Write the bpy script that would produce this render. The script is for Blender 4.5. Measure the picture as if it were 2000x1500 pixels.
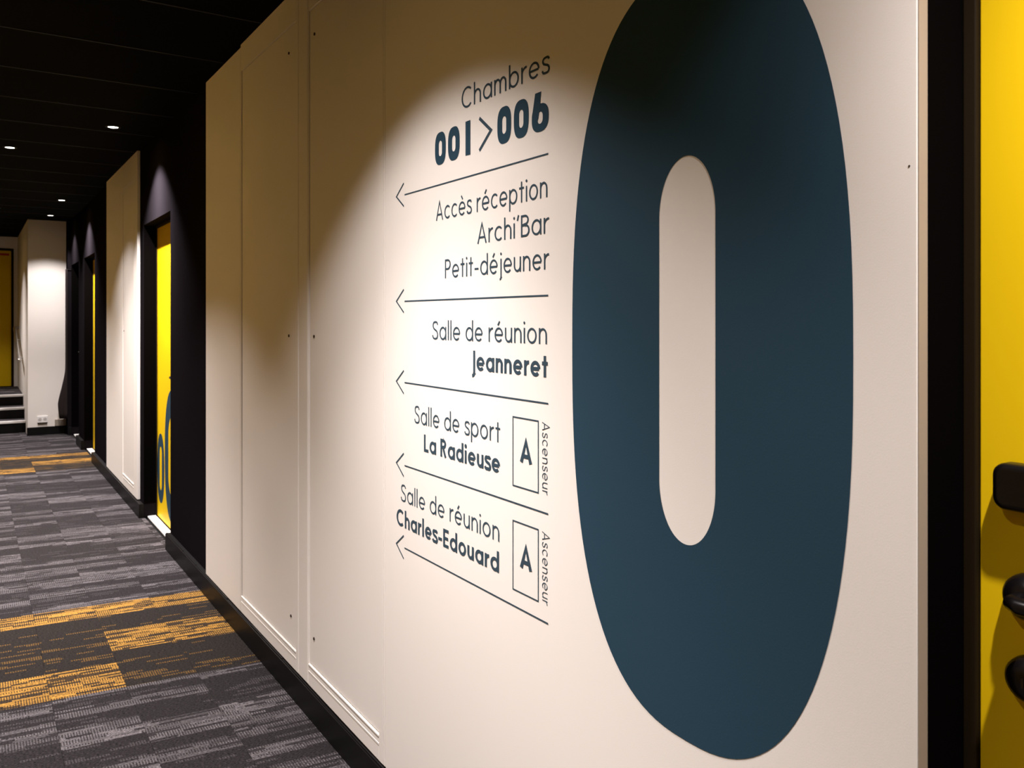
import bpy, math, random
from mathutils import Vector
random.seed(7)
for o in list(bpy.data.objects): bpy.data.objects.remove(o)
sc = bpy.context.scene
col = sc.collection
pi = math.pi

# ------------------------------------------------------------------ camera, world, exposure
EYE = 1.38
cam_d = bpy.data.cameras.new('camera'); cam = bpy.data.objects.new('camera', cam_d); col.objects.link(cam)
cam.location = (0, 0, EYE)
cam.rotation_euler = (pi/2, 0, -math.radians(33.018))
cam_d.sensor_width = 36; cam_d.lens = 29.25
cam_d.shift_y = -124/2000          # horizon sits above the middle of the frame
cam_d.clip_start = .02
cam_d.dof.use_dof = True; cam_d.dof.focus_distance = 1.9; cam_d.dof.aperture_fstop = 11
sc.camera = cam
w = bpy.data.worlds.new('world'); sc.world = w; w.use_nodes = True
w.node_tree.nodes['Background'].inputs[0].default_value = (0, 0, 0, 1)
vs = sc.view_settings
vs.view_transform = 'Standard'; vs.look = 'None'; vs.gamma = 1; vs.use_curve_mapping = False; vs.exposure = 0.0

SPOT_COL = (1.0, .915, .90); SPOT_W = 105.0; SPOT_ANG = 106; SPOT_BLEND = .42; BEAM_W = 420.0; BEAM_ANG = 85
FILL_COL = (1.0, .54, .02); FILL_W = 3.3  # warm fill added to tint the shaded wall

WX = .99        # face of the white cladding, right side of the corridor
BX = 1.01       # face of the black wall behind it
LX = -.55       # left wall
CZ = 2.59       # ceiling

# ------------------------------------------------------------------ helpers
def tag(o, label=None, cat=None, group=None, kind=None):
    if label: o['label'] = label
    if cat: o['category'] = cat
    if group: o['group'] = group
    if kind: o['kind'] = kind
    return o
def empty(name, loc=(0,0,0)):
    o = bpy.data.objects.new(name, None); o.location = loc; o.empty_display_size = .05; col.objects.link(o); return o
def link(name, me, mat=None, parent=None, loc=None):
    if mat and not me.materials: me.materials.append(mat)
    o = bpy.data.objects.new(name, me); col.objects.link(o)
    if parent:
        o.parent = parent
        o.location = (-parent.location) if loc is None else loc     # meshes are written in world metres
    elif loc is not None: o.location = loc
    return o
class MB:
    def __init__(s): s.v = []; s.f = []
    def box(s, a, b, bev=0):
        x0,y0,z0 = [min(p,q) for p,q in zip(a,b)]; x1,y1,z1 = [max(p,q) for p,q in zip(a,b)]
        n = len(s.v)
        s.v += [(x0,y0,z0),(x1,y0,z0),(x1,y1,z0),(x0,y1,z0),(x0,y0,z1),(x1,y0,z1),(x1,y1,z1),(x0,y1,z1)]
        s.f += [tuple(n+i for i in q) for q in ((3,2,1,0),(4,5,6,7),(0,1,5,4),(1,2,6,5),(2,3,7,6),(3,0,4,7))]
        return s
    def poly(s, pts):
        n = len(s.v); s.v += [tuple(p) for p in pts]; s.f.append(tuple(range(n, n+len(pts)))); return s
    def tube(s, pts, r, seg=12, cap=True):
        pts = [Vector(p) for p in pts]; n0 = len(s.v); rr = r if isinstance(r, (list, tuple)) else [r]*len(pts)
        for i, p in enumerate(pts):
            d = (pts[min(i+1,len(pts)-1)] - pts[max(i-1,0)]).normalized()
            u = d.cross(Vector((0,0,1)) if abs(d.z) < .9 else Vector((1,0,0))).normalized(); v = d.cross(u)
            for k in range(seg):
                a = 2*pi*k/seg; s.v.append(tuple(p + (u*math.cos(a) + v*math.sin(a))*rr[i]))
        for i in range(len(pts)-1):
            for k in range(seg):
                a = n0+i*seg+k; b = n0+i*seg+(k+1) % seg
                s.f.append((a, b, b+seg, a+seg))
        if cap:
            s.f.append(tuple(n0+k for k in range(seg))[::-1]); e = n0+(len(pts)-1)*seg; s.f.append(tuple(e+k for k in range(seg)))
        return s
    def mesh(s, name, smooth=False):
        me = bpy.data.meshes.new(name); me.from_pydata(s.v, [], s.f); me.update()
        if smooth:
            for p in me.polygons: p.use_smooth = True
        return me
    def build(s, name, mat, parent=None, bevel=0, smooth=False, seg=2):
        o = link(name, s.mesh(name, smooth), mat, parent)
        if bevel:
            m = o.modifiers.new('bevel', 'BEVEL'); m.width = bevel; m.segments = seg; m.limit_method = 'ANGLE'
        return o

# ------------------------------------------------------------------ materials
class NT:
    def __init__(s, name):
        s.m = bpy.data.materials.new(name); s.m.use_nodes = True; s.t = s.m.node_tree
        s.b = s.t.nodes['Principled BSDF']
    def n(s, typ, **kw):
        nd = s.t.nodes.new(typ)
        for k, v in kw.items(): setattr(nd, k, v)
        return nd
    def put(s, sock, v):
        if isinstance(v, (int, float)): sock.default_value = v
        elif isinstance(v, tuple): sock.default_value = v
        else: s.t.links.new(v, sock)
    def math(s, op, a, b=None, c=None):
        nd = s.n('ShaderNodeMath', operation=op); s.put(nd.inputs[0], a)
        if b is not None: s.put(nd.inputs[1], b)
        if c is not None: s.put(nd.inputs[2], c)
        return nd.outputs[0]
    def white(s, a, b, z=0.0):
        c = s.n('ShaderNodeCombineXYZ'); s.put(c.inputs[0], a); s.put(c.inputs[1], b); s.put(c.inputs[2], z)
        nd = s.n('ShaderNodeTexWhiteNoise', noise_dimensions='3D'); s.t.links.new(c.outputs[0], nd.inputs['Vector'])
        return nd.outputs['Value']
    def mix(s, f, a, b):
        nd = s.n('ShaderNodeMix', data_type='RGBA'); s.put(nd.inputs[0], f); s.put(nd.inputs[6], a); s.put(nd.inputs[7], b)
        return nd.outputs[2]
def paint(name, rgb, rough=.6, spec=.4, var=.04, scale=30, bump=.08, bdist=.001, metal=0, vscale=3):
    t = NT(name); tc = t.n('ShaderNodeTexCoord')
    nz = t.n('ShaderNodeTexNoise'); nz.inputs['Scale'].default_value = vscale; nz.inputs['Detail'].default_value = 5
    t.t.links.new(tc.outputs['Object'], nz.inputs['Vector'])
    a = tuple(max(0, c*(1-var)) for c in rgb)+(1,); b = tuple(min(1, c*(1+var)) for c in rgb)+(1,)
    t.put(t.b.inputs['Base Color'], t.mix(nz.outputs['Fac'], a, b))
    t.b.inputs['Roughness'].default_value = rough; t.b.inputs['Specular IOR Level'].default_value = spec; t.b.inputs['Metallic'].default_value = metal
    if bump:
        n2 = t.n('ShaderNodeTexNoise'); n2.inputs['Scale'].default_value = scale; n2.inputs['Detail'].default_value = 4
        t.t.links.new(tc.outputs['Object'], n2.inputs['Vector'])
        bp = t.n('ShaderNodeBump'); bp.inputs['Strength'].default_value = bump; bp.inputs['Distance'].default_value = bdist
        t.t.links.new(n2.outputs['Fac'], bp.inputs['Height']); t.t.links.new(bp.outputs['Normal'], t.b.inputs['Normal'])
    return t.m
M = {}
M['white'] = paint('white_wall_paint', (.80,.765,.72), .62, .3, .015, 420, .10, .0008)
M['panel'] = paint('white_panel_lacquer', (.80,.765,.72), .5, .35, .012, 90, .1, .0008)
M['black'] = paint('black_wall_paint', (.0088,.0074,.0090), .8, .0, .08, 220, .25, .001)
M['ceil'] = paint('black_ceiling_paint', (.002,.0018,.0018), .9, .03, .1, 60, .1)
M['grid'] = paint('black_grid_metal', (.005,.005,.0048), .6, .2, .1, 60, 0)
M['base'] = paint('black_baseboard', (.005,.0045,.005), .45, .14, .1, 60, .06)
M['yellow'] = paint('yellow_door_laminate', (.78,.52,.003), .5, .2, .02, 140, .06)
M['frame'] = paint('dark_door_frame', (.013,.008,.003), .6, .1, .1, 80, .05)
M['blue'] = paint('petrol_blue_vinyl', (.019,.050,.078), .7, .12, .04, 300, .12)
M['ink'] = paint('slate_vinyl', (.036,.062,.084), .7, .1, .04, 300, 0)
M['hard'] = paint('black_hardware', (.003,.0022,.0026), .3, .28, .1, 200, .03)
M['sill'] = paint('white_sill', (.86,.85,.84), .4, .5, .02, 60, 0)
M['metal'] = paint('brushed_steel', (.55,.53,.50), .3, .5, .05, 200, 0, metal=1)
M['screw'] = paint('dark_screw', (.03,.02,.012), .5, .3, .1, 200, 0)
M['cloth'] = paint('dark_cloth', (.02,.015,.015), .9, .1, .2, 200, .2)
M['beige'] = paint('plain_beige', (.28,.24,.20), .6, .3, .03, 60, 0)
M['left'] = paint('warm_left_wall', (.19,.12,.025), .7, .2, .03, 100, .1)
M['edge'] = paint('shaded_board_edge', (.30,.25,.20), .8, .1, .1, 90, 0)  # board colour darkened to carry the shade of its end face
M['lining'] = paint('black_jamb_film', (.0022,.0018,.0018), .8, 0, .1, 90, 0)
M['dark'] = paint('black_void', (.01,.01,.01), .9, .1, .1, 50, 0)

def carpet_mat():
    t = NT('striped_carpet'); g = t.n('ShaderNodeNewGeometry'); sp = t.n('ShaderNodeSeparateXYZ')
    t.t.links.new(g.outputs['Position'], sp.inputs[0]); X, Y = sp.outputs[0], sp.outputs[1]
    m = t.math
    Ys = m('ADD', Y, m('MULTIPLY', m('SUBTRACT', X, .5), .085))             # the bands run very slightly askew to the corridor
    c = m('FLOOR', m('DIVIDE', m('SUBTRACT', X, .242), .25))
    yr = m('DIVIDE', m('SUBTRACT', Ys, 3.42), 1.06); ri = m('FLOOR', yr); fy = m('FRACT', yr)
    yel = m('MULTIPLY', m('LESS_THAN', m('ABSOLUTE', m('SUBTRACT', m('ABSOLUTE', m('SUBTRACT', ri, 2.5)), 2.5)), .25), 1.0)
    # grey bands: phase by column and row
    ph = t.white(c, ri, 3.1)
    ph2 = t.white(c, m('ADD', ri, 11.0), 5.2)
    gfr = m('FRACT', m('ADD', m('MULTIPLY', fy, 2.3), ph))
    kr = m('FLOOR', m('DIVIDE', m('ADD', Ys, m('MULTIPLY', m('FLOOR', m('MULTIPLY', ph, 2.0)), .04)), .078)); cc = m('FLOOR', m('MULTIPLY', m('ADD', c, m('FLOOR', m('MULTIPLY', t.white(kr, 3.0, 8.8), 2.0))), .5)); kv = t.white(cc, kr, 9.1)
    Lg = m('MULTIPLY', m('GREATER_THAN', kv, .46), m('ADD', .55, m('MULTIPLY', .45, t.white(kr, c, 4.4))))
    # yellow bands
    right = m('GREATER_THAN', c, .5)
    b1 = m('LESS_THAN', m('ABSOLUTE', m('SUBTRACT', fy, m('ADD', .125, m('MULTIPLY', right, .37)))), .125)
    b2 = m('GREATER_THAN', fy, .83)
    Ly = m('MINIMUM', m('ADD', b1, b2), 1.0)
    L = m('ADD', m('MULTIPLY', yel, Ly), m('MULTIPLY', m('SUBTRACT', 1.0, yel), Lg))
    # fine rows, cut into segments
    r = m('FLOOR', m('DIVIDE', Ys, .0138)); rr = t.white(r, c, 1.3)
    seg = m('FLOOR', m('DIVIDE', m('ADD', X, m('MULTIPLY', rr, 3.0)), m('ADD', .05, m('MULTIPLY', rr, .14))))
    n1 = t.white(seg, r, 7.7); n2 = t.white(seg, r, 2.4)
    tick = m('LESS_THAN', m('FRACT', m('DIVIDE', X, .0085)), .52)
    hat = m('GREATER_THAN', n2, .36)
    tk = m('SUBTRACT', 1.0, m('MULTIPLY', hat, m('MULTIPLY', .8, m('SUBTRACT', 1.0, tick))))
    vl = m('MULTIPLY', m('ADD', .38, m('MULTIPLY', n1, .62)), m('GREATER_THAN', n1, m('ADD', .24, m('MULTIPLY', yel, .08))))
    vl = m('MULTIPLY', m('MAXIMUM', vl, .07), tk)
    vd = m('MULTIPLY', m('GREATER_THAN', n1, .84), m('MULTIPLY', .26, m('SUBTRACT', 1.0, m('MULTIPLY', .85, m('SUBTRACT', 1.0, tick)))))
    val = m('ADD', m('MULTIPLY', L, vl), m('MULTIPLY', m('SUBTRACT', 1.0, L), vd))
    # yarn speckle
    tc = t.n('ShaderNodeTexNoise'); tc.inputs['Scale'].default_value = 260; tc.inputs['Detail'].default_value = 3
    mp = t.n('ShaderNodeVectorMath', operation='MULTIPLY'); t.t.links.new(g.outputs['Position'], mp.inputs[0]); mp.inputs[1].default_value = (.45, 1.5, 1)
    t.t.links.new(mp.outputs[0], tc.inputs['Vector'])
    spk = m('MULTIPLY', m('SUBTRACT', tc.outputs['Fac'], .5), 1.0)
    lite = t.mix(yel, (.128,.117,.125,1), (.37,.195,.040,1))
    dark = t.mix(yel, (.0195,.017,.0185,1), (.019,.016,.0145,1))
    colr = t.mix(m('MINIMUM', m('MAXIMUM', val, 0.0), 1.0), dark, lite)
    bc = t.n('ShaderNodeBrightContrast'); t.t.links.new(colr, bc.inputs['Color'])
    hs = t.n('ShaderNodeHueSaturation'); t.t.links.new(colr, hs.inputs['Color']); t.put(hs.inputs['Value'], m('ADD', 1.0, m('MULTIPLY', spk, 5.5)))
    t.t.links.new(hs.outputs[0], t.b.inputs['Base Color'])
    t.b.inputs['Roughness'].default_value = .95; t.b.inputs['Specular IOR Level'].default_value = .1
    bp = t.n('ShaderNodeBump'); bp.inputs['Strength'].default_value = .5; bp.inputs['Distance'].default_value = .003
    t.t.links.new(tc.outputs['Fac'], bp.inputs['Height']); t.t.links.new(bp.outputs['Normal'], t.b.inputs['Normal'])
    return t.m
M['carpet'] = carpet_mat()
def emis(name, rgb, s):
    t = NT(name); t.b.inputs['Base Color'].default_value = (*rgb,1); t.b.inputs['Emission Color'].default_value = (*rgb,1); t.b.inputs['Emission Strength'].default_value = s
    return t.m
M['led'] = emis('led_lens', (1,.93,.84), 14)

# ------------------------------------------------------------------ floor: carpet planks on a slab
floor = MB().box((LX-.1,-2.6,-.1), (1.35,14.2,-.008)).build('floor', M['dark']); tag(floor, kind='structure')
tile = MB().box((.0004,.0004,-.008), (.2496,1.0596,0)).mesh('carpet_tile')
tile.materials.append(M['carpet'])
xs = [.242 + .25*k for k in range(-4, 4)]
for xa in xs:
    for k in range(-6, 9):
        ya = 3.42 + 1.06*k
        x0 = max(xa, LX); x1 = min(xa+.25, 1.02); y1 = min(ya+1.06, 11.89)
        if x1-x0 > .2499 and y1-ya > 1.059:
            link('carpet_tile', tile, None, floor, (xa, ya, 0))
        elif x1 > x0 and y1 > ya:
            MB().box((x0+.0004,ya+.0004,-.008), (x1-.0004,y1-.0004,0)).build('carpet_tile', M['carpet'], floor)

# ------------------------------------------------------------------ ceiling: black tiles in a grid
ceil = MB().box((LX-.1,-2.6,CZ+.03), (1.35,14.2,CZ+.12)).build('ceiling', M['dark']); tag(ceil, kind='structure')
cy = 4.01 - .62*11
while cy < 14.0:
    y1 = min(cy+.62, 14.06)
    MB().box((LX-.04,cy+.007,CZ), (1.2,y1-.007,CZ+.028)).build('ceiling_panel', M['ceil'], ceil, bevel=.003, seg=1)
    MB().box((LX-.04,cy-.005,CZ-.002), (1.2,cy+.005,CZ+.0285)).build('grid_bar', M['grid'], ceil)
    cy += .62

# ------------------------------------------------------------------ right wall: black, with four door openings
OP = [(-.35,.5935), (5.345,6.28), (9.03,9.945), (10.47,11.285)]
DH = 2.045; BK = 1.30
wr = MB()
prev = -2.6
for a, b in OP:
    wr.box((BX,prev,0), (BK,a,CZ+.03)); wr.box((BX,a,DH), (BK,b,CZ+.03)); prev = b
wr.box((BX,prev,0), (BK,11.5,CZ+.03))
wr.box((.972,11.30,0), (BX,11.5,CZ+.03))
wall_right = wr.build('wall_right', M['black']); tag(wall_right, kind='structure')
# white cladding boards proud of the black wall
def clad(y0, y1, z1=CZ, z0=.105, name='wall_panel', mat='white'):
    return MB().box((WX,y0,z0), (BX+.0,y1,z1)).build(name, M[mat], wall_right, bevel=.0018)
clad(.5948, 2.187)
MB().box((WX+.0008,.5935,.105), (BX,.5947,CZ)).build('edge_shade', M['edge'], wall_right)  # shade of the cladding's end face, put into the strip's colour
clad(2.1895, 2.2, mat='panel')
clad(2.843, 2.934, mat='panel')
clad(3.7115, 4.352, CZ-.012, mat='panel')
clad(6.4188, 6.549); clad(7.1055, 8.0238)
# small nicks: screw head on the cladding near the yellow door
s = MB().tube([(WX-.0004,.6056,1.5746), (WX+.004,.6056,1.5746)], .0013, 10).build('screw', M['screw'], wall_right)

def access_panel(y0, y1, label, zt, zb, screws, strip, group=None):
    t = empty('access_panel', (BX, (y0+y1)/2, .105)); tag(t, label, 'panel', group)
    X1 = BX; iy0, iy1 = y0+.030, y1-.012
    # surround boards (four), then the leaf sunk 2 mm inside a raised profile
    fr = MB()
    fr.box((WX,y0,.105), (X1,iy0,CZ-.001)); fr.box((WX,iy1,.105), (X1,y1,CZ-.001))
    fr.box((WX,iy0,.105), (X1,iy1,zb)); fr.box((WX,iy0,zt), (X1,iy1,CZ-.001))
    fr.build('frame', M['panel'], t, bevel=.0012)
    MB().box((WX+.0035,iy0+.003,zb+.003), (X1,iy1-.0035,zt-.003)).build('panel_leaf', M['panel'], t, bevel=.0015)
    MB().box((WX-.0012,iy0,zb-.030), (WX+.002,iy1,zb-.0235)).box((WX-.0022,iy0,zb-.0055), (WX+.002,iy1,zb)).build('lower_bead', M['panel'], t, bevel=.0009)
    for sgn in strip:
        yy = y0 if sgn < 0 else y1
        MB().box((WX-.0012,yy+.004*(1 if sgn<0 else -1),.108), (WX+.002,yy+.0085*(1 if sgn<0 else -1),CZ-.002)).build('side_bead', M['panel'], t, bevel=.0009)
    for sy, sz in screws:
        c = MB().tube([(WX+.0005,sy,sz), (WX+.006,sy,sz)], .0052, 12).build('screw', M['screw'], t)
    return t
access_panel(2.2015, 2.8415, 'tall white access panel next to the lettered wall, screws along its far edge', 2.463, .180,
             [(2.777,2.368), (2.782,1.325), (2.782,.281)], (1,))
access_panel(2.9355, 3.708, 'tall white access panel beyond the narrow strip, screws along its near edge', 2.472, .177,
             [(3.053,2.376), (3.053,1.323), (3.029,.2865)], (-1,))
access_panel(6.5505, 7.1025, 'brightly lit white access panel further down, in the white strip past the numbered yellow door', 2.40, .19, [(7.05,1.3)], (1,))

# baseboard
bb = MB()
for a, b in ((.5935,5.345), (6.28,9.03), (9.945,10.47), (11.285,11.299)):
    bb.box((.98,a,0), (1.0098,b,.098))
o = bb.build('baseboard_right', M['base'], bevel=.002); tag(o, kind='structure')
# ragged paint bead where boards meet the baseboard
rag = MB(); y = .6
while y < 5.3:
    L = random.uniform(.05, .22); rag.box((.9835,y,.0975), (.9895,min(y+L,5.33),.0985+random.uniform(.001,.006))); y += L
o = rag.build('sealant_bead', M['base'], wall_right); o['kind'] = 'stuff'

# ------------------------------------------------------------------ glyph drawing
def superring(cy, cz, hw, hh, ihw, ihh, n=2.55, icap=None, N=72, x=0):
    """ring on the wall plane; y decreases to the reader's right"""
    vo, vi = [], []
    for k in range(N):
        a = 2*pi*k/N; c, s = math.cos(a), math.sin(a)
        u = math.copysign(abs(c)**(2/n), c); v = math.copysign(abs(s)**(2/n), s)
        vo.append((x, cy-hw*u, cz+hh*v))
        b = icap if icap else ihw
        vi.append((x, cy-ihw*c, cz+math.copysign(ihh-b, s)+b*s if abs(s) > 1e-6 else cz))
    f = [(k, (k+1) % N, N+(k+1) % N, N+k) for k in range(N)]
    mb = MB(); mb.v = vo+vi; mb.f = f; return mb
def arc(cx, cy, rx, ry, a0, a1, n=None):
    n = n or max(4, int(abs(a1-a0)/12)); return [(cx+rx*math.cos(math.radians(a0+(a1-a0)*k/n)), cy+ry*math.sin(math.radians(a0+(a1-a0)*k/n))) for k in range(n+1)]
def spline(p, n=5):
    out = []; q = [p[0]]+p+[p[-1]]
    for i in range(1, len(q)-2):
        for k in range(n):
            t = k/n; r = []
            for d in (0,1):
                a,b,c,e = q[i-1][d],q[i][d],q[i+1][d],q[i+2][d]
                r.append(.5*((2*b)+(-a+c)*t+(2*a-5*b+4*c-e)*t*t+(-a+3*b-3*c+e)*t**3))
            out.append(tuple(r))
    out.append(p[-1]); return out
def glyph(ch, w):
    """-> (advance width, strokes, dots) ; cap height 1, x height .70"""
    h = w/2; X = .70; A = 1.05; R = .34
    bowl = lambda cx=.34: arc(cx,.35,R-h,.35-h+.008,0,360,30)
    S0 = [(.54,.80),(.46,.93),(.30,1-h),(.13,.91),(.07,.76),(.14,.61),(.30,.525),(.46,.44),(.54,.27),(.47,.09),(.28,h),(.10,.09),(.02,.24)]
    g = {
     'o': (.68,[bowl()],[]), 'c': (.60,[arc(.34,.35,R-h,.35-h+.008,44,316)],[]),
     'e': (.68,[arc(.34,.35,R-h,.35-h+.008,0,318), [(h,.345),(.68-h,.345)]],[]),
     'a': (.68,[bowl(), [(.68-h,0),(.68-h,X)]],[]), 'd': (.68,[bowl(), [(.68-h,0),(.68-h,A)]],[]),
     'b': (.68,[bowl(), [(h,0),(h,A)]],[]), 'p': (.68,[bowl(), [(h,X),(h,-.30)]],[]),
     'h': (.56,[[(h,0),(h,A)], arc(.28,.40,.28-h,.30-h,180,0)+[(.56-h,0)]],[]),
     'n': (.56,[[(h,0),(h,X)], arc(.28,.40,.28-h,.30-h,180,0)+[(.56-h,0)]],[]),
     'm': (.90,[[(h,0),(h,X)], arc(.245,.42,.245-h,.28-h,180,0)+[(.49-h,0)], arc(.49-h+.245-h+.0,.42,.245-h,.28-h,180,0)+[(.49-h+.49-2*h,0)]],[]),
     'u': (.56,[[(.56-h,0),(.56-h,X)], [(h,X)]+arc(.28,.30,.28-h,.30-h,180,360)],[]),
     'r': (.34,[[(h,0),(h,X)], arc(.33,.37,.33-h,.33-h,180,84)],[]),
     's': (.44,[[(x*.80,y*.70) for x,y in spline([(a,b) for a,b in S0])]],[]), 'S': (.58,[spline(S0)],[]),
     't': (.38,[[(.19,0),(.19,.95)], [(0,X-h),(.38,X-h)]],[]), 'l': (w,[[(h,0),(h,A)]],[]),
     'i': (w,[[(h,0),(h,X)]],[(h,.93,h*1.35)]), 'j': (w+.08,[[(.08+h,X),(.08+h,-.17)]+arc(-.03+h*.5,-.17,.11+h*.5,.12,0,-80)],[(.08+h,.93,h*1.35)]),
     'C': (.84,[arc(.47,.5,.47-h,.5-h+.008,46,314)],[]), 'A': (.78,[[(h*.9,0),(.39,.985),(.78-h*.9,0)], [(.17,.30),(.61,.30)]],[]),
     'B': (.60,[[(h,0),(h,1)], [(h,1-h),(.30,1-h)]+arc(.30,.765,.24-h*.6,.235-h,90,-90)+[(h,.53)], [(h,.53),(.33,.53)]+arc(.33,.265+h/2,.27-h*.6,.265-h/2,90,-90)+[(h,h)]],[]),
     'P': (.58,[[(h,0),(h,1)], [(h,1-h),(.29,1-h)]+arc(.29,.72,.29-h,.28-h,90,-90)+[(h,.44+h)]],[]),
     'R': (.62,[[(h,0),(h,1)], [(h,1-h),(.29,1-h)]+arc(.29,.73,.28-h,.27-h,90,-90)+[(h,.46+h)], [(.30,.46),(.60-h,0)]],[]),
     'L': (.48,[[(h,1),(h,0)], [(h,h),(.48,h)]],[]), 'E': (.52,[[(h,1),(h,0)], [(h,h),(.52,h)], [(h,1-h),(.52,1-h)], [(h,.5),(.48,.5)]],[]),
     'J': (.16+w,[[(.16+h,1),(.16+h,-.14)]+arc(.02+h*.3,-.14,.14+h*.7,.14,0,-85)],[]),
     '-': (.36,[[(0,.335),(.36,.335)]],[]), "'": (.14,[[(.12,1.04),(.03,.78)]],[]), ' ': (.20,[],[]),
    }
    if ch in 'éè':
        a, st, d = g['e']; acc = [(.27,.80),(.42,1.0)] if ch == 'é' else [(.42,.80),(.27,1.0)]
        return a, st+[acc], d
    return g[ch]
def stroke(mb, pts, w, fn):
    """solid band of width w round a polyline; fn maps (u,v)->3D"""
    n = len(pts); closed = n > 3 and math.dist(pts[0], pts[-1]) < 1e-6
    if closed: pts = pts[:-1]; n -= 1
    L, Rr = [], []
    for i, p in enumerate(pts):
        a = pts[(i-1) % n] if (closed or i > 0) else None; b = pts[(i+1) % n] if (closed or i < n-1) else None
        def nrm(q, r):
            dx, dy = r[0]-q[0], r[1]-q[1]; l = math.hypot(dx, dy) or 1; return (-dy/l, dx/l)
        if a is None: nx, ny = nrm(p, b); k = 1
        elif b is None: nx, ny = nrm(a, p); k = 1
        else:
            n1, n2 = nrm(a, p), nrm(p, b); nx, ny = n1[0]+n2[0], n1[1]+n2[1]; l = math.hypot(nx, ny) or 1; nx /= l; ny /= l
            k = min(1/max(.2, nx*n1[0]+ny*n1[1]), 2.2)
        L.append((p[0]+nx*w/2*k, p[1]+ny*w/2*k)); Rr.append((p[0]-nx*w/2*k, p[1]-ny*w/2*k))
    m = n if closed else n-1; b0 = len(mb.v)
    for i in range(n): mb.v += [fn(*L[i]), fn(*Rr[i])]
    for i in range(m):
        j = (i+1) % n; mb.f.append((b0+2*i, b0+2*j, b0+2*j+1, b0+2*i+1))
XS = WX-.0006    # vinyl lies on the cladding
def text_line(txt, yl, yr, z, cap, w, label, mat='ink', gap=.16, vertical=False, name='lettering_line', group=None):
    """yl/yr: where the line starts and ends along the wall, z: baseline height"""
    adv = []; x = 0
    for ch in txt:
        a, st, d = glyph(ch, w); adv.append(x); x += a + gap
    x -= gap; L = abs(yl-yr) if not vertical else yl
    sx = L/x
    t = empty(name, (WX, (yl if not vertical else yr), z)); tag(t, label, 'lettering', group)
    # print('TEXT', txt, round(sx/cap,3))
    for ch, x0 in zip(txt, adv):
        if ch == ' ': continue
        a, st, d = glyph(ch, w); mb = MB(); lay = 0
        for s in st:
            dx = XS - lay*.00006; lay += 1
            if vertical: fn = lambda u, v, x0=x0, dx=dx: (dx, yr - v*cap, z - (x0+u)*sx)
            else: fn = lambda u, v, x0=x0, dx=dx: (dx, yl - (x0+u)*sx, z + v*cap)
            stroke(mb, s, w, fn)
        for (u, v, r) in d:
            mb.poly([(XS-.0002, yl-(x0+u+r*math.cos(k*pi/8)*cap/sx)*sx, z+(v+r*math.sin(k*pi/8))*cap) for k in range(16)])
        mb.build('letter', M[mat], t)
    return t
LW, BW = .098, .17
text_line('Chambres', 1.7451, 1.3833, 1.887, .0500, LW, 'thin dark letters spelling Chambres at the top of the wall directory')
text_line('Accès réception', 1.8766, 1.3898, 1.633, .0475, LW, 'thin dark letters spelling Accès réception under the first arrow')
text_line("Archi'Bar", 1.6709, 1.3851, 1.5585, .0470, LW, "thin dark letters spelling Archi'Bar")
text_line('Petit-déjeuner', 1.829, 1.3851, 1.485, .0470, LW, 'thin dark letters spelling Petit-déjeuner')
text_line('Salle de réunion', 1.8962, 1.3914, 1.3315, .0470, LW, 'thin dark letters spelling Salle de réunion above bold Jeanneret')
text_line('Jeanneret', 1.6986, 1.3887, 1.2630, .0465, BW, 'bold dark letters spelling Jeanneret', gap=.12)
text_line('Salle de sport', 1.9988, 1.5717, 1.1072, .0470, LW, 'thin dark letters spelling Salle de sport')
text_line('La Radieuse', 1.9439, 1.5717, 1.0385, .0450, BW, 'bold dark letters spelling La Radieuse', gap=.12)
text_line('Salle de réunion', 2.0819, 1.5747, .8850, .0470, LW, 'thin dark letters spelling Salle de réunion above bold Charles-Edouard')
text_line('Charles-Edouard', 2.1101, 1.5760, .8150, .0455, BW, 'bold dark letters spelling Charles-Edouard', gap=.12)
# room numbers 001 > 006
t = empty('room_number_range', (WX, 1.8822, 1.772)); tag(t, 'heavy blue numerals reading 001 > 006 under the word Chambres', 'lettering')
H6 = .0825; Z6 = 1.7718
for a, b in ((1.8822,1.825), (1.8133,1.7551), (1.5831,1.5261), (1.5153,1.4578)):
    cyy = (a+b)/2; hw = (a-b)/2
    superring(cyy, Z6+H6/2, hw, H6/2, hw*.30, H6*.235, n=2.7, icap=.010, N=40, x=XS).build('digit', M['blue'], t)
MB().poly([(XS,y_,z_) for y_, z_ in ((1.7265,1.8545),(1.7265,1.7735),(1.7035,1.7725),(1.7035,1.8545))]).build('digit', M['blue'], t)
mb = MB(); stroke(mb, [(1.6620,1.8500),(1.6105,1.8125),(1.6620,1.7745)], .0082, lambda u, v: (XS,u,v)); mb.build('chevron', M['ink'], t)
mb = superring(1.4157, Z6+.0290, .0306, .0292, .0095, .0125, n=2.5, icap=.0095, N=40, x=XS)
mb.poly([(XS-.0001,y_,z_) for y_, z_ in ((1.4335,1.8545),(1.4115,1.8545),(1.4160,1.8260),(1.4225,1.8000),(1.4252,1.7960),(1.4252,1.7920),(1.4463,1.8010),(1.4445,1.8110))])
mb.build('digit', M['blue'], t)

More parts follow.
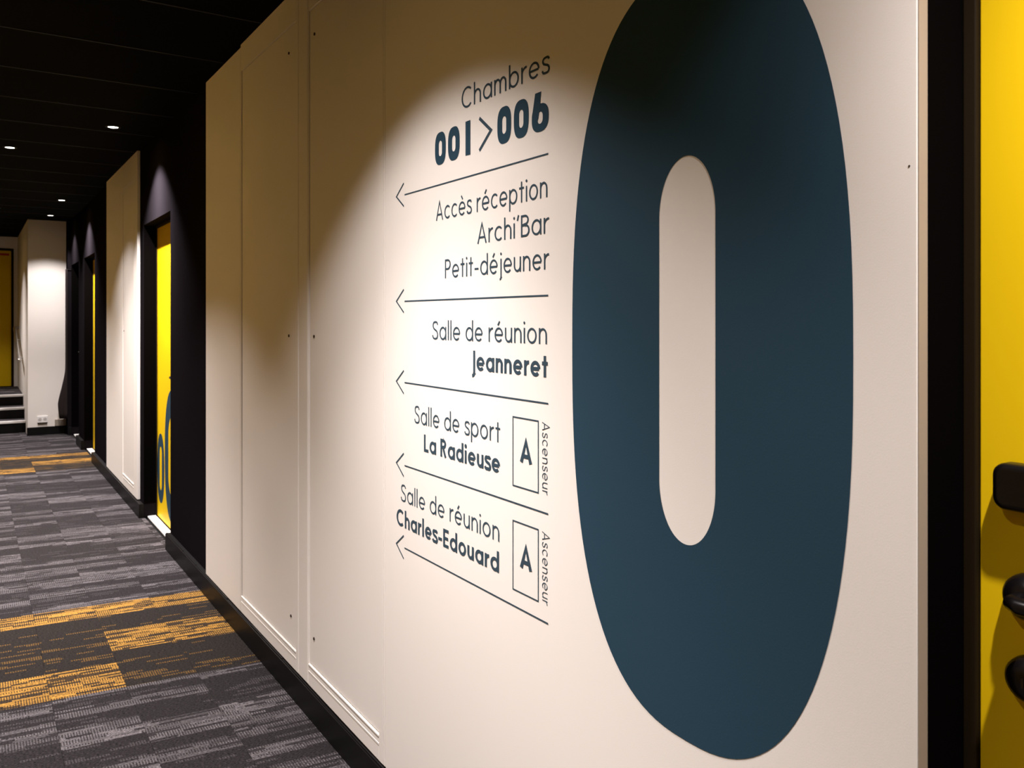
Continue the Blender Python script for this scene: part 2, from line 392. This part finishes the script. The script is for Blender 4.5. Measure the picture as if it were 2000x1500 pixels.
def arrow(z, label, y0=2.0600, y1=1.3869, tip=2.1115):
    mb = MB(); stroke(mb, [(y0,z),(y1,z-.0012)], .0036, lambda u, v: (XS,u,v))
    stroke(mb, [(2.0648,z+.0325),(tip,z+.0008),(2.0648,z-.0305)], .0046, lambda u, v: (XS-.0001,u,v))
    o = mb.build('arrow', M['ink']); tag(o, label, 'arrow', 'arrows between the directory lines')
arrow(1.7225, 'thin arrow pointing left, topmost, under the room numbers 001 > 006')
arrow(1.4325, 'thin arrow pointing left, just under the word Petit-déjeuner')
arrow(1.2110, 'thin arrow pointing left, just under the bold word Jeanneret')
arrow(.9850, 'thin arrow pointing left, just under the bold words La Radieuse')
arrow(.7605, 'thin arrow pointing left, lowest, just under bold Charles-Edouard')

def lift_sign(z0, z1, a_z, which):
    t = empty('lift_sign', (WX,1.47,z0)); tag(t, 'outlined upright box holding a bold A with sideways Ascenseur, beside '+which, 'sign', 'lift signs in the wall directory')
    ya, yb = 1.5190, 1.4225; mb = MB()
    stroke(mb, [(ya,z0),(ya,z1),(yb,z1),(yb,z0),(ya,z0)], .0031, lambda u, v: (XS,u,v)); mb.build('box_outline', M['ink'], t)
    a, st, d = glyph('A', .19); mb = MB()
    for k, s in enumerate(st): stroke(mb, s, .19, lambda u, v, k=k: (XS-.0001*k, 1.4911-u*.0455/.78, a_z+v*.0465))
    mb.build('letter', M['ink'], t)
    x = 0; wd = .085; adv = []
    for ch in 'Ascenseur': adv.append(x); x += glyph(ch, wd)[0]+.20
    x -= .20; sx = (z1-z0-.001)/x
    for ch, x0 in zip('Ascenseur', adv):
        a, st, d = glyph(ch, wd); mb = MB()
        for k, s in enumerate(st): stroke(mb, s, wd, lambda u, v, k=k, x0=x0: (XS-.00006*k, 1.4080-v*.0262, z1-(x0+u)*sx))
        mb.build('letter', M['ink'], t)
lift_sign(1.0213, 1.1705, 1.0763, 'La Radieuse')
lift_sign(.7955, .9446, .8500, 'Charles-Edouard')

# the giant zero
o = superring(.9950, 1.331, .3105, .645, .0645, .321, n=2.55, icap=.100, N=120, x=XS).build('giant_numeral', M['blue'])
tag(o, 'giant petrol-blue numeral 0 printed on the white wall beside the yellow door', 'numeral')

# ------------------------------------------------------------------ doors
DX = 1.096
def door(n, a, b, mat, dx=DX, top=DH, sill=True):
    d = MB().box((dx,a+.019,.012), (dx+.045,b-.019,top-.019)).build('door_%d' % n, mat, bevel=.0015); tag(d, kind='structure')
    f = MB(); x0 = 1.090
    f.box((x0,a+.0005,0), (dx+.05,a+.018,top)); f.box((x0,b-.018,0), (dx+.05,b-.0005,top)); f.box((x0,a+.018,top-.018), (dx+.05,b-.018,top-.0005))
    f.build('door_frame', M['frame'], d, bevel=.002)
    MB().box((BX+.001,b-.0012,.099 if n > 1 else 0), (1.0895,b-.0002,top)).build('jamb_lining', M['lining'], d)
    if sill: MB().box((1.035,a+.001,0), (1.089,b-.001,.011)).build('threshold', M['sill'], d, bevel=.002)
    return d
d1 = door(1, *OP[0], M['yellow'], dx=1.098, sill=True)
d2 = door(2, *OP[1], M['yellow'])
d3 = door(3, *OP[2], M['yellow'])
d4 = door(4, *OP[3], M['base'])
# numerals on the second door
o = superring(6.1318, .361, .1248, .2385, .040, .150, n=2.3, icap=.045, N=60, x=DX-.0006).build('numeral', M['blue'], d2); o['label'] = 'small blue 0'
o = superring(5.735, .490, .254, .435, .135, .265, n=2.4, icap=.13, N=80, x=DX-.0006).build('numeral', M['blue'], d2); o['label'] = 'large blue 0'
# black hardware of the near door
def rounded_box(x0, x1, y0, y1, z0, z1, r, name, mat, parent, fr=.006):
    me = bpy.data.meshes.new(name); vs_, fs = [], []; N = 8; ring = []
    for cxx, czz, a0 in ((y1-r,z1-r,0),(y0+r,z1-r,90),(y0+r,z0+r,180),(y1-r,z0+r,270)):
        for k in range(N+1):
            a = math.radians(a0+90*k/N); ring.append((cxx, czz, math.cos(a), math.sin(a)))
    steps = [(x1, 0)] + [(x0+fr*(1-math.sin(math.radians(q))), fr*(1-math.cos(math.radians(q)))) for q in (0,22,45,67,90)]
    for (x, ins) in steps:
        for (cc, cz_, cx_, sz_) in ring: vs_.append((x, cc+cx_*(r-ins), cz_+sz_*(r-ins)))
    n = len(ring)
    for i in range(len(steps)-1):
        for k in range(n): fs.append((i*n+k, i*n+(k+1) % n, (i+1)*n+(k+1) % n, (i+1)*n+k))
    e = (len(steps)-1)*n; fs.append(tuple(e+k for k in range(n)))
    me.from_pydata(vs_, [], fs); me.update()
    for p in me.polygons[:-1]: p.use_smooth = True
    return link(name, me, mat, parent)
D1 = 1.098
rounded_box(D1-.024, D1-.001, .395, .5495, 1.144, 1.2025, .016, 'card_reader', M['hard'], d1, fr=.008)
def knob(y, z, rx, name, lever):
    # domed rosette, neck and (for the handle) a lever running away from the frame
    mb = MB(); N = 32; prof = [(0,.0285),(.006,.0285),(.014,.0275),(.021,.0235),(.026,.016),(.028,.007),(.0285,.0005)]
    for dx_, r in prof:
        for k in range(N): a = 2*pi*k/N; mb.v.append((D1-.001-dx_*rx, y+r*math.cos(a), z+r*math.sin(a)))
    for i in range(len(prof)-1):
        for k in range(N): mb.f.append((i*N+k, i*N+(k+1) % N, (i+1)*N+(k+1) % N, (i+1)*N+k))
    mb.f.append(tuple((len(prof)-1)*N+k for k in range(N)))
    o = mb.build(name, M['hard'], d1, smooth=True)
    if lever:
        l = MB().tube([(D1-.022,y,z), (D1-.046,y,z), (D1-.052,y-.010,z), (D1-.052,y-.115,z)], [.010,.010,.0105,.0095], 16).build('lever', M['hard'], o, smooth=True)
        l.location = (0,0,0)
    return o
knob(.5125, 1.0392, 0.95, 'door_handle', True)
k2 = knob(.5105, .938, 0.85, 'lock_rosette', False)
kh = MB().box((D1-.0265,.5090,.932), (D1-.023,.5120,.944)).build('keyhole', M['screw'], k2); kh.location = (0,0,0)
# far dark door: steel lever
l = MB().tube([(DX,10.62,1.02), (DX-.05,10.62,1.02), (DX-.056,10.64,1.02), (DX-.056,10.73,1.02)], .009, 10).build('door_handle', M['metal'], d4, smooth=True)
l = MB().tube([(DX,9.14,1.02), (DX-.04,9.14,1.02), (DX-.045,9.15,1.02), (DX-.045,9.24,1.02)], .009, 10).build('door_handle', M['hard'], d3, smooth=True)
l = MB().tube([(DX,5.47,1.02), (DX-.04,5.47,1.02), (DX-.045,5.48,1.02), (DX-.045,5.57,1.02)], .009, 10).build('door_handle', M['hard'], d2, smooth=True)

# ------------------------------------------------------------------ end of the corridor
o = MB().box((.565,11.5,0), (1.30,14.06,CZ+.03)).build('wall_end', M['white'], bevel=.002); tag(o, kind='structure')
o = MB().box((.557,11.49,0), (1.01,11.4995,.098)).build('baseboard_end', M['base'], bevel=.002); tag(o, kind='structure')
e0, e1 = -.33, .515; LZ = .425
wb = MB().box((LX-.1,14.06,0), (e0,14.2,CZ+.03)).box((e1,14.06,0), (1.3,14.2,CZ+.03)).box((e0,14.06,LZ+1.995), (e1,14.2,CZ+.03))
o = wb.build('wall_back', M['white']); tag(o, kind='structure')
d5 = MB().box((e0+.03,14.075,LZ+.006), (e1-.03,14.115,LZ+1.965)).build('door_5', M['yellow'], bevel=.002); tag(d5, kind='structure')
MB().box((e0-.0,14.045,LZ), (e0+.03,14.13,LZ+1.995)).box((e1-.03,14.045,LZ), (e1,14.13,LZ+1.995)).box((e0+.03,14.045,LZ+1.966), (e1-.03,14.13,LZ+1.995)).build('door_frame', M['frame'], d5, bevel=.003)
MB().tube([(-.24,14.075,1.45), (-.24,14.03,1.45), (-.23,14.02,1.45), (-.12,14.02,1.45)], .010, 10).build('door_handle', M['hard'], d5, smooth=True)
MB().box((.33,14.0725,LZ+1.895), (.46,14.0748,LZ+1.925)).build('door_notice', paint('red_notice', (.45,.03,.01), .5, .3, .1, 50, 0), d5)
# stairs
st = empty('stairs', (0,11.89,0)); tag(st, 'three carpeted steps with white nosings rising to the yellow door at the corridor end', 'stairs')
sy = [11.89, 12.18, 12.47]; sz = [.145,.285,.425]; p0 = 0
for i in range(3):
    y1 = sy[i+1] if i < 2 else 14.058
    s_ = MB().box((LX+.002,sy[i]+.012,0), (.563,y1+(.012 if i < 2 else 0),sz[i]-.006)).build('riser_block' if i < 2 else 'landing', M['base'], st)
    MB().box((LX+.003,sy[i]+.045,sz[i]-.006), (.5625,y1+.011 if i < 2 else 14.044,sz[i])).build('tread_carpet', M['carpet'], st)
    MB().box((LX+.003,sy[i],sz[i]-.027), (.5625,sy[i]+.045,sz[i]+.002)).build('nosing', M['sill'], st, bevel=.003)
# handrail on the side wall
t = empty('handrail', (.565,13.1,1.1)); tag(t, 'short sloping steel handrail on the side wall above the steps', 'handrail')
MB().tube([(.558,13.55,1.28), (.51,13.55,1.28), (.505,13.45,1.27), (.505,12.35,.905), (.505,12.22,.88), (.52,12.20,.87)], .019, 12).build('rail', M['metal'], t, smooth=True)
for yy, zz in ((13.2,1.187), (12.55,.972)):
    MB().tube([(.564,yy,zz-.07), (.53,yy,zz-.07), (.505,yy,zz-.01)], .008, 8).build('bracket', M['metal'], t, smooth=True)
# socket
t = empty('power_socket', (.719,11.5,.19)); tag(t, 'white double power socket low on the lit end wall', 'socket')
MB().box((.664,11.490,.150), (.774,11.4998,.230)).build('cover_plate', M['sill'], t, bevel=.003)
for cx in (.692,.746):
    MB().tube([(cx,11.4885,.19), (cx,11.4915,.19)], .019, 20).build('outlet', paint('socket_grey_%d' % int(cx*1000), (.5,.48,.46), .5, .3, .02, 50, 0), t)
MB().box((.670,11.485,.136), (.768,11.4995,.147)).build('socket_shadow', M['screw'], t)  # dark strip in place of the shadow under the socket
# two unidentified shapes in the corner, built as a beige block and dark cloth
o = MB().box((.85,11.478,.100), (.968,11.4995,.178)).build('beige_block', M['beige'], bevel=.003); tag(o, 'small beige block low on the end wall in the corner', 'box')
mb = MB(); zz = [2.0-.06*k for k in range(31)]; NU = 26
for z in zz:
    fl = min(1, max(0, (.86-z)/.55)); fl = fl*fl*(3-2*fl)
    tuck = 1-.35*max(0, (.38-z)/.2) if z < .38 else 1
    for k in range(NU+1):
        u = k/NU; y = 11.30+.165*u; amp = .010+.040*fl
        x = .9705 - min(1, u*7)*(.066*fl*math.sin(pi*min(1, u*1.15))*tuck + amp*.35*(1+math.sin(u*22+z*1.5)))
        mb.v.append((x, y, z))
    # back row handled by the solidify modifier
for i in range(len(zz)-1):
    for k in range(NU):
        a = i*(NU+1)+k; mb.f.append((a, a+1, a+NU+2, a+NU+1))
o = mb.build('hanging_cloth', M['cloth'], smooth=True); m_ = o.modifiers.new('thick', 'SOLIDIFY'); m_.thickness = .006; m_.offset = 1
tag(o, 'dark cloth hanging in folds in the far right corner before the lit end wall', 'cloth')
MB().tube([(.966,11.295,1.99), (1.008,11.295,1.99)], .006, 8).build('hook', M['hard'], o)

# ------------------------------------------------------------------ walls the picture does not show
o = MB().box((LX-.12,-2.6,0), (LX,14.06,CZ+.03)).build('wall_left', M['left']); tag(o, kind='structure')
o = MB().box((LX-.12,-2.72,0), (1.3,-2.6,CZ+.03)).build('wall_front', M['left']); tag(o, kind='structure')
o = MB().box((1.30,-2.6,0), (1.34,14.2,CZ+.03)).build('trim_1', M['dark']); tag(o, kind='structure')

# ------------------------------------------------------------------ downlights
def spot(parent, rgb, power, ang, blend, rad, dz):
    l = bpy.data.lights.new('spot_light', 'SPOT'); l.color = rgb; l.energy = power; l.spot_size = math.radians(ang); l.spot_blend = blend; l.shadow_soft_size = rad
    o = bpy.data.objects.new('spot_light', l); col.objects.link(o); o.parent = parent; o.location = (0,0,dz); return o
ring_me = lens_me = None
def downlight(x, y, label, k=1.0, kw=1.0):
    global ring_me, lens_me
    t = empty('downlight', (x,y,CZ)); tag(t, label, 'lamp', 'recessed ceiling downlights')
    if ring_me is None:
        mb = MB(); N = 28
        for (r, z) in ((.030,.0),(.030,-.0035),(.042,-.0035),(.045,0)):
            for q in range(N): a = 2*pi*q/N; mb.v.append((r*math.cos(a), r*math.sin(a), z))
        for i in range(3):
            for q in range(N): mb.f.append((i*N+q, i*N+(q+1) % N, (i+1)*N+(q+1) % N, (i+1)*N+q))
        ring_me = mb.mesh('trim_ring', True); ring_me.materials.append(M['grid'])
        lens_me = MB().tube([(0,0,-.0015), (0,0,.004)], .0295, 28).mesh('lens'); lens_me.materials.append(M['led'])
    link('trim_ring', ring_me, None, t, (0,0,0)); link('lens', lens_me, None, t, (0,0,0))
    spot(t, SPOT_COL, SPOT_W*k*kw, SPOT_ANG, SPOT_BLEND, .022, -.012)
    spot(t, SPOT_COL, BEAM_W*k, BEAM_ANG, 1.0, .022, -.013)
    spot(t, FILL_COL, FILL_W*min(k, .8), 176, 1.0, .02, -.012)  # added wide warm fill for the shaded wall above the cones
downlight(.745, .12, 'unseen downlight above the near yellow door', .50, 1.15)
downlight(.225, 1.80, 'unseen downlight over the middle of the carpet before the lettered wall', 1.0)
downlight(.743, 5.72, 'nearest visible downlight, above the yellow door numbered in blue', .85, 2.9)
downlight(.226, 6.785, 'leftmost visible downlight, over the middle of the corridor', .7)
downlight(.761, 9.48, 'third visible downlight, above the far yellow door', .6, 3.0)
downlight(.763, 10.92, 'furthest and smallest visible downlight, above the dark door', .22, 3.6)
downlight(.225, 10.50, 'unseen downlight left of the frame, before the end wall', .17)
downlight(-.15, 12.35, 'unseen downlight over the steps', .5)
downlight(-.30, .75, 'unseen downlight by the opposite wall, near the camera', .28)
downlight(-.40, 4.20, 'unseen downlight by the opposite wall, left of the frame, before the numbered door', 1.1)
downlight(-.30, 8.20, 'unseen downlight by the opposite wall, further left of the frame', .9)
